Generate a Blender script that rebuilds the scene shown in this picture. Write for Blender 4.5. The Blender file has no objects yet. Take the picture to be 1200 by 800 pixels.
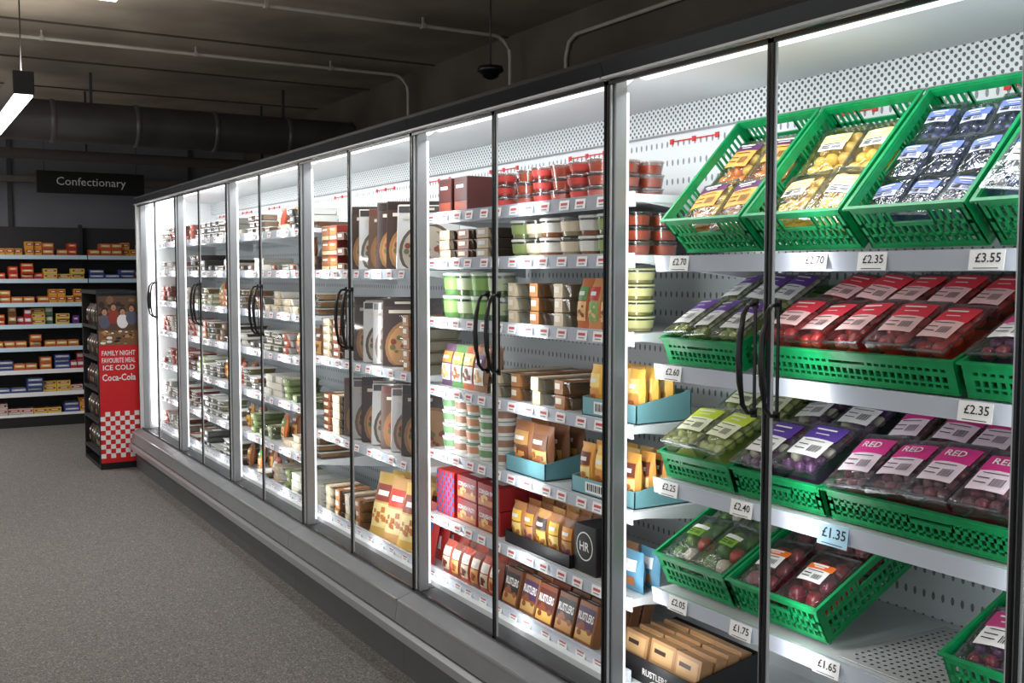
import bpy, bmesh, math, random
from mathutils import Matrix, Vector
random.seed(7)
COL = bpy.context.scene.collection
PI = math.pi
R = math.radians
# ------------------------------------------------------------------ materials
def lin(c):
    out = []
    for x in c[:3]:
        x = x/255.0
        out.append(x/12.92 if x <= .04045 else ((x+.055)/1.055)**2.4)
    return (*out, 1)
MC = {}
def M(col, rough=.5, metal=0, noise=None, emit=0, coat=0, bump=0):
    key = (col, rough, metal, noise, emit, coat, bump)
    if key in MC: return MC[key]
    m = bpy.data.materials.new('mat_%d' % len(MC)); m.use_nodes = True
    nt = m.node_tree; b = nt.nodes['Principled BSDF']
    b.inputs['Base Color'].default_value = lin(col)
    b.inputs['Roughness'].default_value = rough
    b.inputs['Metallic'].default_value = metal
    b.inputs['Coat Weight'].default_value = coat
    if emit:
        b.inputs['Emission Color'].default_value = lin(col)
        b.inputs['Emission Strength'].default_value = emit
    if noise:
        sc, amt = noise
        tc = nt.nodes.new('ShaderNodeTexCoord')
        n = nt.nodes.new('ShaderNodeTexNoise'); n.inputs['Scale'].default_value = sc; n.inputs['Detail'].default_value = 3
        nt.links.new(tc.outputs['Object'], n.inputs['Vector'])
        r = nt.nodes.new('ShaderNodeValToRGB')
        L = lin(col)
        r.color_ramp.elements[0].position = .35; r.color_ramp.elements[1].position = .65
        r.color_ramp.elements[0].color = (L[0]*(1-amt), L[1]*(1-amt), L[2]*(1-amt), 1)
        r.color_ramp.elements[1].color = (min(1, L[0]*(1+amt)), min(1, L[1]*(1+amt)), min(1, L[2]*(1+amt)), 1)
        nt.links.new(n.outputs['Fac'], r.inputs['Fac'])
        nt.links.new(r.outputs['Color'], b.inputs['Base Color'])
        if bump:
            bp = nt.nodes.new('ShaderNodeBump'); bp.inputs['Strength'].default_value = bump; bp.inputs['Distance'].default_value = .01
            nt.links.new(n.outputs['Fac'], bp.inputs['Height']); nt.links.new(bp.outputs['Normal'], b.inputs['Normal'])
    MC[key] = m
    return m
def clear(tint, f0, f1, rough, bump=0):
    key = ('clear', tint, f0, f1, rough, bump)
    if key in MC: return MC[key]
    m = bpy.data.materials.new('mat_clear_%d' % len(MC)); m.use_nodes = True
    nt = m.node_tree; nt.nodes.clear()
    o = nt.nodes.new('ShaderNodeOutputMaterial'); mx = nt.nodes.new('ShaderNodeMixShader')
    t = nt.nodes.new('ShaderNodeBsdfTransparent'); g = nt.nodes.new('ShaderNodeBsdfGlossy')
    t.inputs['Color'].default_value = lin(tint)
    g.inputs['Roughness'].default_value = rough
    lw = nt.nodes.new('ShaderNodeLayerWeight'); lw.inputs['Blend'].default_value = .35
    mr = nt.nodes.new('ShaderNodeMapRange'); mr.inputs['To Min'].default_value = f0; mr.inputs['To Max'].default_value = f1
    nt.links.new(lw.outputs['Fresnel'], mr.inputs['Value']); nt.links.new(mr.outputs['Result'], mx.inputs[0])
    nt.links.new(t.outputs[0], mx.inputs[1]); nt.links.new(g.outputs[0], mx.inputs[2]); nt.links.new(mx.outputs[0], o.inputs[0])
    if bump:
        n = nt.nodes.new('ShaderNodeTexNoise'); n.inputs['Scale'].default_value = 38; n.inputs['Detail'].default_value = 2; n.inputs['Distortion'].default_value = 1.5
        tc = nt.nodes.new('ShaderNodeTexCoord'); nt.links.new(tc.outputs['Object'], n.inputs['Vector'])
        bp = nt.nodes.new('ShaderNodeBump'); bp.inputs['Strength'].default_value = bump; bp.inputs['Distance'].default_value = .01
        nt.links.new(n.outputs['Fac'], bp.inputs['Height']); nt.links.new(bp.outputs['Normal'], g.inputs['Normal'])
    MC[key] = m
    return m
def dots(base, hole, scale, r, zs=1.0, rot=0):
    key = ('dots', base, hole, scale, r, zs, rot)
    if key in MC: return MC[key]
    m = M(base, .4, 0, None, 0, 0, .00001*len(MC)+.001)
    nt = m.node_tree; b = nt.nodes['Principled BSDF']
    tc = nt.nodes.new('ShaderNodeTexCoord'); sp = nt.nodes.new('ShaderNodeSeparateXYZ'); cb = nt.nodes.new('ShaderNodeCombineXYZ')
    mp = nt.nodes.new('ShaderNodeMapping'); mp.inputs['Rotation'].default_value = (0, 0, rot); mp.inputs['Scale'].default_value = (1, zs, 1)
    vo = nt.nodes.new('ShaderNodeTexVoronoi'); vo.voronoi_dimensions = '2D'
    vo.inputs['Scale'].default_value = scale; vo.inputs['Randomness'].default_value = 0
    lt = nt.nodes.new('ShaderNodeMath'); lt.operation = 'LESS_THAN'; lt.inputs[1].default_value = r
    mix = nt.nodes.new('ShaderNodeMix'); mix.data_type = 'RGBA'
    mix.inputs[6].default_value = lin(base); mix.inputs[7].default_value = lin(hole)
    nt.links.new(tc.outputs['Object'], sp.inputs[0]); nt.links.new(sp.outputs['Y'], cb.inputs['X']); nt.links.new(sp.outputs['Z'], cb.inputs['Y'])
    nt.links.new(cb.outputs[0], mp.inputs['Vector']); nt.links.new(mp.outputs[0], vo.inputs['Vector'])
    nt.links.new(vo.outputs['Distance'], lt.inputs[0]); nt.links.new(lt.outputs[0], mix.inputs[0])
    nt.links.new(mix.outputs[2], b.inputs['Base Color'])
    MC[key] = m
    return m
WHITE = M((232, 234, 234), .4); PAPER = M((240, 240, 238), .6); BLACK = M((18, 18, 20), .4); INK = M((25, 25, 30), .7)
DKGREY = M((52, 54, 58), .45); SILVER = M((176, 179, 182), .35, .4); STEEL = M((136, 138, 141), .32, .3, (6, .05))
STEELD = M((94, 96, 98), .42, .3, (5, .05)); RAIL = M((160, 162, 165), .28, .4)
FILM = clear((252, 252, 252), .12, .6, .10, .5); PLAST = clear((236, 241, 242), .12, .55, .2)
CRATE = M((8, 142, 80), .36, 0, (30, .12)); REDT = M((200, 50, 60), .6)
LED = M((255, 255, 255), .5, 0, None, 1.1)
# ------------------------------------------------------------------ text cache
TC = {}
def tgeo(s, bold=.012):
    if (s, bold) in TC: return TC[(s, bold)]
    cu = bpy.data.curves.new('t', 'FONT'); cu.body = s; cu.size = 1; cu.align_x = 'CENTER'; cu.align_y = 'CENTER'
    cu.resolution_u = 2; cu.offset = bold
    o = bpy.data.objects.new('t', cu); COL.objects.link(o)
    dg = bpy.context.evaluated_depsgraph_get(); dg.update()
    me = bpy.data.meshes.new_from_object(o.evaluated_get(dg))
    v = [tuple(p.co) for p in me.vertices]; f = [tuple(p.vertices) for p in me.polygons]
    xs = [p[0] for p in v]; ys = [p[1] for p in v]
    cx = (min(xs)+max(xs))/2; cy = (min(ys)+max(ys))/2; w = max(xs)-min(xs)
    bpy.data.objects.remove(o); bpy.data.curves.remove(cu); bpy.data.meshes.remove(me)
    TC[(s, bold)] = ([(p[0]-cx, p[1]-cy) for p in v], f, w)
    return TC[(s, bold)]
# ------------------------------------------------------------------ mesh builder
class MB:
    def __init__(s): s.v = []; s.f = []; s.m = []; s.s = []
    def add(s, vs, fs, mi=0, sm=False):
        b = len(s.v); s.v += vs
        for f in fs: s.f.append(tuple(b+i for i in f)); s.m.append(mi); s.s.append(sm)
    def box(s, x0, x1, y0, y1, z0, z1, mi=0):
        s.frus(x0, x1, y0, y1, z0, x0, x1, y0, y1, z1, mi)
    def frus(s, a0, a1, b0, b1, z0, c0, c1, d0, d1, z1, mi=0, top=True):
        v = [(a0, b0, z0), (a1, b0, z0), (a1, b1, z0), (a0, b1, z0), (c0, d0, z1), (c1, d0, z1), (c1, d1, z1), (c0, d1, z1)]
        f = [(0, 3, 2, 1), (0, 1, 5, 4), (1, 2, 6, 5), (2, 3, 7, 6), (3, 0, 4, 7)]
        if top: f.append((4, 5, 6, 7))
        s.add(v, f, mi)
    def quad(s, p, mi=0): s.add(list(p), [(0, 1, 2, 3)], mi)
    def fq(s, x, yc, zc, w, h, mi=0):
        s.quad([(x, yc+w/2, zc-h/2), (x, yc-w/2, zc-h/2), (x, yc-w/2, zc+h/2), (x, yc+w/2, zc+h/2)], mi)
    def tq(s, xc, yc, z, d, w, mi=0):
        s.quad([(xc-d/2, yc-w/2, z), (xc+d/2, yc-w/2, z), (xc+d/2, yc+w/2, z), (xc-d/2, yc+w/2, z)], mi)
    def yq(s, xc, y, zc, w, h, mi=0):
        s.quad([(xc-w/2, y, zc-h/2), (xc+w/2, y, zc-h/2), (xc+w/2, y, zc+h/2), (xc-w/2, y, zc+h/2)], mi)
    def prism(s, prof, y0, y1, mi=0):
        n = len(prof)
        v = [(x, y0, z) for x, z in prof]+[(x, y1, z) for x, z in prof]
        f = [(i, (i+1) % n, n+(i+1) % n, n+i) for i in range(n)]+[tuple(range(n-1, -1, -1)), tuple(range(n, 2*n))]
        s.add(v, f, mi)
    def lathe(s, prof, n=14, c=(0, 0, 0), mi=0, sm=True, axis='z'):
        v = []
        for r, z in prof:
            for k in range(n):
                a = 2*PI*k/n
                p = (r*math.cos(a), r*math.sin(a), z)
                if axis == 'x': p = (p[2], p[0], p[1])
                v.append((p[0]+c[0], p[1]+c[1], p[2]+c[2]))
        f = []
        for i in range(len(prof)-1):
            for k in range(n): f.append((i*n+k, i*n+(k+1) % n, (i+1)*n+(k+1) % n, (i+1)*n+k))
        s.add(v, f, mi, sm)
        s.add([v[k] for k in range(n)], [tuple(range(n-1, -1, -1))], mi)
        s.add([v[-n+k] for k in range(n)], [tuple(range(n))], mi)
    def sph(s, c, r, mi=0, nu=8, nv=5, sc=(1, 1, 1)):
        v = [(c[0], c[1], c[2]-r*sc[2])]
        for i in range(1, nv):
            t = PI*i/nv
            for k in range(nu):
                a = 2*PI*k/nu
                v.append((c[0]+r*sc[0]*math.sin(t)*math.cos(a), c[1]+r*sc[1]*math.sin(t)*math.sin(a), c[2]-r*sc[2]*math.cos(t)))
        v.append((c[0], c[1], c[2]+r*sc[2]))
        f = [(0, 1+(k+1) % nu, 1+k) for k in range(nu)]
        for i in range(nv-2):
            for k in range(nu):
                a = 1+i*nu+k; b = 1+i*nu+(k+1) % nu
                f.append((a, b, b+nu, a+nu))
        L = len(v)-1; o = 1+(nv-2)*nu
        f += [(o+k, o+(k+1) % nu, L) for k in range(nu)]
        s.add(v, f, mi, True)
    def tube(s, pts, r, n=8, mi=0):
        pts = [Vector(p) for p in pts]; v = []
        ref = Vector((0, 0, 1))
        for i, p in enumerate(pts):
            t = (pts[min(i+1, len(pts)-1)]-pts[max(i-1, 0)]).normalized()
            up = ref if abs(t.dot(ref)) < .95 else Vector((0, 1, 0))
            a = t.cross(up).normalized(); b = t.cross(a).normalized()
            if i and (a.dot(pa) < 0): a = -a; b = -b
            pa = a
            rr = r[i] if isinstance(r, (list, tuple)) else r
            for k in range(n):
                w = 2*PI*k/n
                v.append(tuple(p+a*rr*math.cos(w)+b*rr*math.sin(w)))
        f = []
        for i in range(len(pts)-1):
            for k in range(n): f.append((i*n+k, i*n+(k+1) % n, (i+1)*n+(k+1) % n, (i+1)*n+k))
        f += [tuple(range(n-1, -1, -1)), tuple(range(len(v)-n, len(v)))]
        s.add(v, f, mi, True)
    def grid(s, fn, nu, nv, mi=0, sm=True):
        v = [fn(i/nu, j/nv) for i in range(nu+1) for j in range(nv+1)]
        f = [(i*(nv+1)+j, (i+1)*(nv+1)+j, (i+1)*(nv+1)+j+1, i*(nv+1)+j+1) for i in range(nu) for j in range(nv)]
        s.add(v, f, mi, sm)
    def text(s, t, size, ori, c, mi, maxw=None, bold=.012):
        v, f, w = tgeo(t, bold)
        sx = size
        if maxw and w*size > maxw: sx = maxw/w
        out = []
        for u, q in v:
            u *= sx; q *= size
            if ori == 'f': out.append((c[0], c[1]-u, c[2]+q))
            elif ori == 't': out.append((c[0]+q, c[1]-u, c[2]))
            else: out.append((c[0]+u, c[1], c[2]+q))
        s.add(out, f, mi)
    def build(s, name, mats, org=(0, 0, 0), bevel=0):
        me = bpy.data.meshes.new(name)
        me.from_pydata([(p[0]-org[0], p[1]-org[1], p[2]-org[2]) for p in s.v], [], s.f)
        for m in (mats if isinstance(mats, (list, tuple)) else [mats]): me.materials.append(m)
        me.polygons.foreach_set('material_index', s.m); me.polygons.foreach_set('use_smooth', s.s)
        if bevel:
            bm = bmesh.new(); bm.from_mesh(me)
            ed = [e for e in bm.edges if len(e.link_faces) == 2 and e.calc_face_angle(0) > .6]
            bmesh.ops.bevel(bm, geom=ed, offset=bevel, segments=1, affect='EDGES')
            bm.to_mesh(me); bm.free()
        me.update()
        return me
# ------------------------------------------------------------------ object helpers
def ob(name, me, parent=None, loc=None):
    o = bpy.data.objects.new(name, me); COL.objects.link(o)
    if parent: o.parent = parent
    if loc is not None: o.location = loc
    return o
def tag(o, label, cat, group=None):
    o['label'] = label; o['category'] = cat
    if group: o['group'] = group
    return o
def thing(name, label, cat, loc=(0, 0, 0), group=None):
    o = ob(name, None, None, loc); o.empty_display_size = .05
    return tag(o, label, cat, group)
def struct(name, me):
    o = ob(name, me); o['kind'] = 'structure'; return o
def place(kind, name, label, cat, group, mtx):
    P = kind['parts']
    if len(P) == 1 and not P[0][2]:
        o = ob(name, P[0][1])
    else:
        o = ob(name, None); o.empty_display_size = .03
        for pn, me, subs in P:
            c = ob(pn, me, o)
            for sn, sm in subs: ob(sn, sm, c)
    o.matrix_world = mtx
    return tag(o, label, cat, group)
ORD = ['first', 'second', 'third', 'fourth', 'fifth', 'sixth', 'seventh', 'eighth', 'ninth', 'tenth', 'eleventh', 'twelfth']
LEV = {2: ['lower', 'upper'], 3: ['bottom', 'middle', 'top'], 4: ['lowest', 'second', 'third', 'topmost'], 5: ['lowest', 'second', 'third', 'fourth', 'topmost']}
def where(i, n, s=0, st=1, r=0, dr=1):
    t = []
    if n > 1: t.append(['left', 'right'][i] if n == 2 else ORD[i]+' from left')
    if st > 1: t.append(LEV[st][s]+' layer')
    if dr > 1: t.append({2: ['front', 'back'], 3: ['front', 'middle', 'back']}.get(dr, ['front row', 'second row', 'third row', 'fourth row', 'fifth row'])[r])
    return (', '+', '.join(t)) if t else ''
def row(kind, name, label, cat, group, y0, y1, n, X, z, st=1, sh=0, dr=1, tilt=0, jit=.002, uniq=True, rz=0):
    kinds = kind if isinstance(kind, list) else [kind]
    for i in range(n):
        y = y1-(i+.5)*(y1-y0)/n
        k = kinds[i % len(kinds)]
        for r in range(dr):
            for s in range(st):
                x = X+k['d']/2+r*(k['d']+.006)+(random.random()*jit*2)
                m = Matrix.Translation((x, y+random.uniform(-jit, jit)*.6, z+s*sh+.001))@Matrix.Rotation(rz, 4, 'Z')@Matrix.Rotation(tilt, 4, 'Y')@Matrix.Rotation(random.uniform(-jit, jit)*10, 4, 'Z')
                place(k, name, label+(where(i, n, s, st, r, dr) if uniq else ''), cat, group, m)
# ------------------------------------------------------------------ product kinds
def k_punnet(w, d, h, fill, fr, top, txt=None, tray=PLAST, dome=.008, frac=.22, tcol=PAPER, span=(-.14, .38), lwf=.76):
    t = MB(); t.frus(-d/2+.008, d/2-.008, -w/2+.008, w/2-.008, 0, -d/2, d/2, -w/2, w/2, h, 0, False)
    for a in (-1, 1):
        t.box(-d/2-.003, d/2+.003, a*w/2-.003, a*w/2+.003, h-.003, h); t.box(a*d/2-.003, a*d/2+.003, -w/2, w/2, h-.003, h)
    f = MB(); fills = fill if isinstance(fill, list) else [fill]
    nx = max(1, int((d-.02)/(2*fr))); ny = max(1, int((w-.02)/(2*fr)))
    rs = random.Random(int(w*1000+d*777))
    for i in range(nx):
        for j in range(ny):
            f.sph((-d/2+.01+(i+.5)*(d-.02)/nx, -w/2+.01+(j+.5)*(w-.02)/ny, h-fr*.75-rs.random()*.006), fr*1.02, rs.randrange(len(fills)), 10, 6,
                  (1, 1, rs.uniform(.8, 1.05)))
    f.tq(0, 0, h*.35, d-.02, w-.02, 0)
    D = lambda x, y: h+.004+dome*(1-(2*x/d)**2)*(1-(2*y/w)**2)
    g = MB(); g.grid(lambda u, v: (-d/2+u*d, -w/2+v*w, D(-d/2+u*d, -w/2+v*w)), 6, 6)
    L = MB()
    lw = w*lwf; x1 = d*span[1]; xm = d*(span[1]-frac); x0 = d*span[0]
    def lab(xa, xb, ww, mi, e=.0015):
        L.grid(lambda u, v: (xa+u*(xb-xa), -ww/2+v*ww, D(xa+u*(xb-xa), -ww/2+v*ww)+e), 4, 4, mi)
    lab(xm, x1, lw, 0); lab(x0, xm, lw*.92, 1)
    zt = D(0, 0)+.0035
    if txt: L.text(txt, min(.03, d*.15), 't', ((xm+x1)/2, 0, zt), 2, lw*.6)
    else:
        L.tq(xm+(x1-xm)*.62, .0, zt-.001, d*.03, lw*.6, 2); L.tq(xm+(x1-xm)*.3, .0, zt-.001, d*.018, lw*.4, 2)
    for q in range(7): L.tq(x0+(xm-x0)*.38, -lw*.33+q*lw*.045, zt-.001, (xm-x0)*.4, lw*(.014 if q % 2 else .026), 3)
    for q in range(2): L.tq(x0+(xm-x0)*(.3+q*.25), lw*.2, zt-.001, .003, lw*.3, 3)
    L.tq(x0+(xm-x0)*.82, 0, zt-.001, .0025, lw*.6, 3)
    return dict(d=d, parts=[('tray', t.build('punnet_tray', tray), []), ('fruit_filling', f.build('punnet_fill', fills), []),
            ('film_lid', g.build('punnet_film', FILM), []), ('paper_label', L.build('punnet_label', [top, tcol, PAPER, INK]), [])])
def k_tub(r, h, body, lid, band=None, sq=False, content=None):
    n = 16
    b = MB(); b.lathe([(r*.82, 0), (r*.84, .003), (r*.97, h*.88)], n)
    l = MB(); l.lathe([(r, h*.86), (r*1.03, h*.9), (r*1.03, h*.97), (r*.96, h), (r*.9, h*.985)], n)
    parts = [('pot', b.build('tub_body', body), []), ('lid', l.build('tub_lid', lid), [])]
    if band:
        q = MB(); q.lathe([(r*.885, h*.25), (r*.955, h*.75)], n)
        q.f = q.f[:-2]; q.m = q.m[:-2]; q.s = q.s[:-2]
        q.v = [(x*1.02, y*1.02, z) for x, y, z in q.v]
        parts.append(('label_band', q.build('tub_band', band), []))
    if content:
        q = MB(); q.lathe([(r*.78, .002), (r*.9, h*.7)], n); parts.append(('filling', q.build('tub_filling', content), []))
    return dict(d=2*r*1.03, parts=parts)
def k_carton(w, d, h, body, a, b=None, txt=None, tcol=PAPER, spots=None, side=None):
    m = MB(); m.box(-d/2, d/2, -w/2, w/2, 0, h)
    p = MB(); x = -d/2-.0008
    p.fq(x, 0, h*.62, w*.9, h*.5, 0)
    p.fq(x, 0, h*.2, w*.9, h*.24, 1)
    mats = [a, b or a, tcol, INK]
    if txt: p.text(txt, min(h*.26, .05), 'f', (x-.001, 0, h*.64), 2, w*.84, .03)
    else: p.fq(x-.0006, w*.05, h*.74, w*.55, h*.09, 2)
    if spots:
        mats.append(spots); rs = random.Random(5)
        for q in range(6):
            cy = rs.uniform(-w*.3, w*.3); cz = h*rs.uniform(.22, .46); rr = min(w, h)*.12
            n = 10; p.add([(x-.0005-.0001*q, cy+rr*math.cos(2*PI*k/n), cz+rr*.8*math.sin(2*PI*k/n)) for k in range(n)], [tuple(range(n-1, -1, -1))], 4)
    p.tq(0, 0, h+.0008, d*.9, w*.9, 0); p.tq(-d*.1, 0, h+.0014, d*.25, w*.6, 2)
    return dict(d=d, parts=[('carton', m.build('carton_body', body, bevel=.002), []), ('printed_panel', p.build('carton_print', mats), [])])
def k_bag(w, h, t, body, lab, lab2=PAPER, clearbag=None, fill=None, txt=None, food=None):
    m = MB()
    P = lambda u, v: (max(0, math.sin(PI*u))**.5)*(max(0, math.sin(PI*min(1, max(0, (v-.06)/.88))))**.5)
    fn = lambda sg: (lambda u, v: (sg*t/2*P(u, v)+(.0015*math.sin(40*u+9*v) if .1 < v < .9 else 0), (w/2-u*w)*(1 if .05 < v < .95 else 1.04), v*h))
    m.grid(fn(-1), 10, 12); m.grid(fn(1), 8, 8)
    l = MB()
    def patch(u0, u1, v0, v1, mi, e, n=6):
        l.grid(lambda a, b: (-t/2*P(u0+a*(u1-u0), v0+b*(v1-v0))-e, w/2-(u0+a*(u1-u0))*w, (v0+b*(v1-v0))*h), n, n, mi)
    patch(.14, .86, .55, .82, 0, .003); patch(.28, .72, .64, .72, 2, .0045)
    if food:
        rs = random.Random(int(w*1000)); patch(.14, .86, .14, .52, 1, .003)
        for q in range(9):
            u = rs.uniform(.18, .66); v = rs.uniform(.17, .4); s = rs.uniform(.1, .17)
            patch(u, u+s, v, v+s*w/h, 3, .0042+q*.0002, 2)
    else: patch(.2, .8, .2, .42, 1, .003)
    mats = [lab, lab2, PAPER, food or PAPER]
    parts = [('bag', m.build('bag_body', clearbag or body), []), ('printed_label', l.build('bag_label', mats), [])]
    return dict(d=t, parts=parts)
def meal(w, d, h, tray, sleeve, food, lab=PAPER, full=.32):
    m = MB(); m.frus(-d/2+.01, d/2-.01, -w/2+.01, w/2-.01, 0, -d/2, d/2, -w/2, w/2, h*.9, 0)
    m.box(-d/2-.004, d/2+.004, -w/2-.004, w/2+.004, h*.82, h*.9, 0)
    s2 = MB(); s2.box(-d/2-.005, d/2+.005, -w*full, w*full, -.0, h*.96)
    s2.fq(-d/2-.0062, w*.05, h*.55, w*full*1.2, h*.42, 1); s2.tq(-d*.12, 0, h*.96+.001, d*.35, w*full*1.4, 1)
    f = MB(); f.tq(0, 0, h*.91, d-.02, w-.02, 0)
    return dict(d=d, m=(m, s2, f), mats=(tray, sleeve, food, lab))
def k_meal(*a, **k):
    q = meal(*a, **k); m, s, f = q['m']; tr, sl, fo, la = q['mats']
    return dict(d=q['d'], parts=[('tray', m.build('meal_tray', tr), []), ('card_sleeve', s.build('meal_sleeve', [sl, la]), []), ('food_window', f.build('meal_food', fo), [])])
def k_meal1(*a, **k):
    q = meal(*a, **k); m, s, f = q['m']; tr, sl, fo, la = q['mats']
    b = len(m.v); m.v += s.v; m.f += [tuple(i+b for i in x) for x in s.f]; m.m += [1+x*2 for x in s.m]; m.s += s.s
    b = len(m.v); m.v += f.v; m.f += [tuple(i+b for i in x) for x in f.f]; m.m += [2 for x in f.m]; m.s += f.s
    return dict(d=q['d'], parts=[('pack', m.build('meal_pack', [tr, sl, fo, la]), [])])
def k_flat(w, d, h, food, topc, lab, full=.5):
    m = MB(); m.frus(-d/2+.01, d/2-.01, -w/2+.01, w/2-.01, 0, -d/2, d/2, -w/2, w/2, h*.9, 0)
    m.box(-d/2-.003, d/2+.003, -w/2-.003, w/2+.003, h*.84, h*.93, 1)
    m.frus(-d/2+.014, d/2-.014, -w/2+.014, w/2-.014, .004, -d/2+.006, d/2-.006, -w/2+.006, w/2-.006, h*.8, 2)
    m.tq(0, 0, h*.935, d*.6, w*.66, 3); m.fq(-d/2-.0045, 0, h*.5, w*full, h*.62, 3); m.fq(-d/2-.0055, 0, h*.62, w*full*.8, h*.2, 4)
    return dict(d=d, parts=[('pack', m.build('flat_pack', [PLAST, topc, food, lab, M((110, 104, 100), .6)]), [])])
def k_pizza(w, h, t, body, crust, cheese, dark):
    m = MB(); m.box(-t/2, t/2, -w/2, w/2, 0, h)
    p = MB(); x = -t/2-.0008
    def disc(cy, cz, r, mi, e, n=24):
        vs = []
        for k in range(n):
            a = 2*PI*k/n
            vs.append((x-e, max(-w*.49, min(w*.49, cy+r*math.cos(a))), max(.004, min(h-.004, cz+r*math.sin(a)))))
        p.add(vs, [tuple(range(n-1, -1, -1))], mi)
    disc(w*.0, h*.28, w*.46, 0, 0); disc(w*.0, h*.28, w*.41, 1, .0006)
    rs = random.Random(11)
    for k in range(22):
        a = rs.random()*6.28; r = rs.random()*w*.34
        disc(r*math.cos(a), h*.28+r*math.sin(a), w*rs.uniform(.025, .05), 2 if k % 2 else 3, .0012+.0001*k, 8)
    p.fq(x-.0005, 0, h*.93, w*.96, h*.1, 4); p.fq(x-.0045, w*.1, h*.93, w*.4, h*.035, 5); p.fq(x-.0045, w*.2, h*.8, w*.4, h*.05, 5)
    return dict(d=t, parts=[('box', m.build('pizza_box', body, bevel=.002), []), ('printed_front', p.build('pizza_print', [crust, cheese, M((120, 54, 40), .4), M((92, 92, 60), .4), dark, M((190, 180, 165), .5)]), [])])
def k_disptray(w, d, h, body, txt=None, tcol=PAPER, hb=None, badge=None):
    hb = hb or h*1.6; t = .003; m = MB()
    m.box(0, d, -w/2, w/2, 0, t); m.box(0, t, -w/2, w/2, 0, h); m.box(d-t, d, -w/2, w/2, 0, hb)
    for s in (-1, 1):
        y = s*(w/2-t/2)
        m.add([(0, y-t/2, 0), (d, y-t/2, 0), (d, y-t/2, hb), (0, y-t/2, h), (0, y+t/2, 0), (d, y+t/2, 0), (d, y+t/2, hb), (0, y+t/2, h)],
              [(0, 1, 2, 3), (7, 6, 5, 4), (3, 2, 6, 7), (0, 3, 7, 4), (1, 5, 6, 2)])
    p = MB()
    if txt: p.text(txt, h*.36, 'f', (-.001, -w*.05, h*.5), 0, w*.5, .02)
    if badge:
        p.fq(-.001, w*.1, h*.5, w*.34, h*.66, 1)
        for q in range(9): p.fq(-.0018, w*.1-w*.13+q*w*.032, h*.52, w*(.012 if q % 2 else .02), h*.42, 2)
    parts = [('carton_tray', m.build('display_tray', body), [])]
    if txt or badge: parts.append(('printing', p.build('display_tray_print', [tcol, PAPER, INK]), []))
    return dict(d=d, parts=parts)
def k_crate(w, L, h):
    t = .005
    def wall(axis, pos, a0, a1):
        m = MB()
        def bar(s0, s1, z0, z1):
            if axis == 'y': m.box(s0, s1, pos-t/2, pos+t/2, z0, z1)
            else: m.box(pos-t/2, pos+t/2, s0, s1, z0, z1)
        bar(a0, a1, 0, .014); bar(a0, a1, h-.022, h-.004); bar(a0, a1, h*.5, h*.5+.01); bar(a0, a1, h*.27, h*.27+.005)
        n = int((a1-a0)/.018); mid = (a0+a1)/2
        for i in range(n+1):
            c = a0+(a1-a0)*i/n; c = min(max(c, a0+.003), a1-.003)
            top = h-.02 if abs(c-mid) > .05 else h*.5
            bar(c-.003, c+.003, .014, top)
        bar(a0, a0+.02, .014, h-.02); bar(a1-.02, a1, .014, h-.02)
        bar(mid-.056, mid-.05, h*.5, h-.02); bar(mid+.05, mid+.056, h*.5, h-.02)
        return m.build('crate_wall', CRATE)
    b = MB()
    n = int(w/.028)
    for i in range(n+1): c = -w/2+.003+(w-.006)*i/n; b.box(0, L, c-.004, c+.004, 0, .005)
    n = int(L/.028)
    for i in range(n+1): c = .003+(L-.006)*i/n; b.box(c-.004, c+.004, -w/2, w/2, .0005, .0045)
    r = MB(); e = .006
    for a in (-1, 1): r.box(-e, L+e, a*w/2-(e if a < 0 else .003), a*w/2+(e if a > 0 else .003), h-.005, h)
    r.box(-e, .003, -w/2, w/2, h-.0045, h+.0005); r.box(L-.003, L+e, -w/2, w/2, h-.0045, h+.0005)
    return dict(d=L, parts=[('base', b.build('crate_base', CRATE), []), ('front_wall', wall('x', t/2, -w/2, w/2), []), ('back_wall', wall('x', L-t/2, -w/2, w/2), []),
            ('side_wall', wall('y', -w/2+t/2, 0, L), []), ('side_wall', wall('y', w/2-t/2, 0, L), []), ('rim', r.build('crate_rim', CRATE), [])])
# ------------------------------------------------------------------ room
fl = MB(); fl.box(-6, 3.6, -3, 12, -.1, 0)
fm = M((112, 106, 102), .8, 0, (150, .001), 0, 0, .05)
nt = fm.node_tree; bs = nt.nodes['Principled BSDF']
tc = nt.nodes.new('ShaderNodeTexCoord')
vo = nt.nodes.new('ShaderNodeTexVoronoi'); vo.inputs['Scale'].default_value = 210
n2 = nt.nodes.new('ShaderNodeTexNoise'); n2.inputs['Scale'].default_value = 380; n2.inputs['Detail'].default_value = 1
nt.links.new(tc.outputs['Object'], vo.inputs['Vector']); nt.links.new(tc.outputs['Object'], n2.inputs['Vector'])
rr = nt.nodes.new('ShaderNodeValToRGB'); rr.color_ramp.interpolation = 'LINEAR'
sepc = nt.nodes.new('ShaderNodeSeparateColor'); nt.links.new(vo.outputs['Color'], sepc.inputs[0])
mxm = nt.nodes.new('ShaderNodeMath'); mxm.operation = 'MULTIPLY_ADD'; mxm.inputs[1].default_value = .6
sc2 = nt.nodes.new('ShaderNodeMath'); sc2.operation = 'MULTIPLY'; sc2.inputs[1].default_value = .4
nt.links.new(n2.outputs['Fac'], sc2.inputs[0]); nt.links.new(sepc.outputs[0], mxm.inputs[0]); nt.links.new(sc2.outputs[0], mxm.inputs[2])
nt.links.new(mxm.outputs[0], rr.inputs['Fac'])
E = rr.color_ramp.elements
E[0].position = .2; E[0].color = lin((66, 64, 62)); E[1].position = .85; E[1].color = lin((168, 164, 159))
e3 = E.new(.34); e3.color = lin((98, 95, 93)); e4 = E.new(.7); e4.color = lin((114, 110, 107))
nt.links.new(rr.outputs['Color'], bs.inputs['Base Color'])
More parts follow.
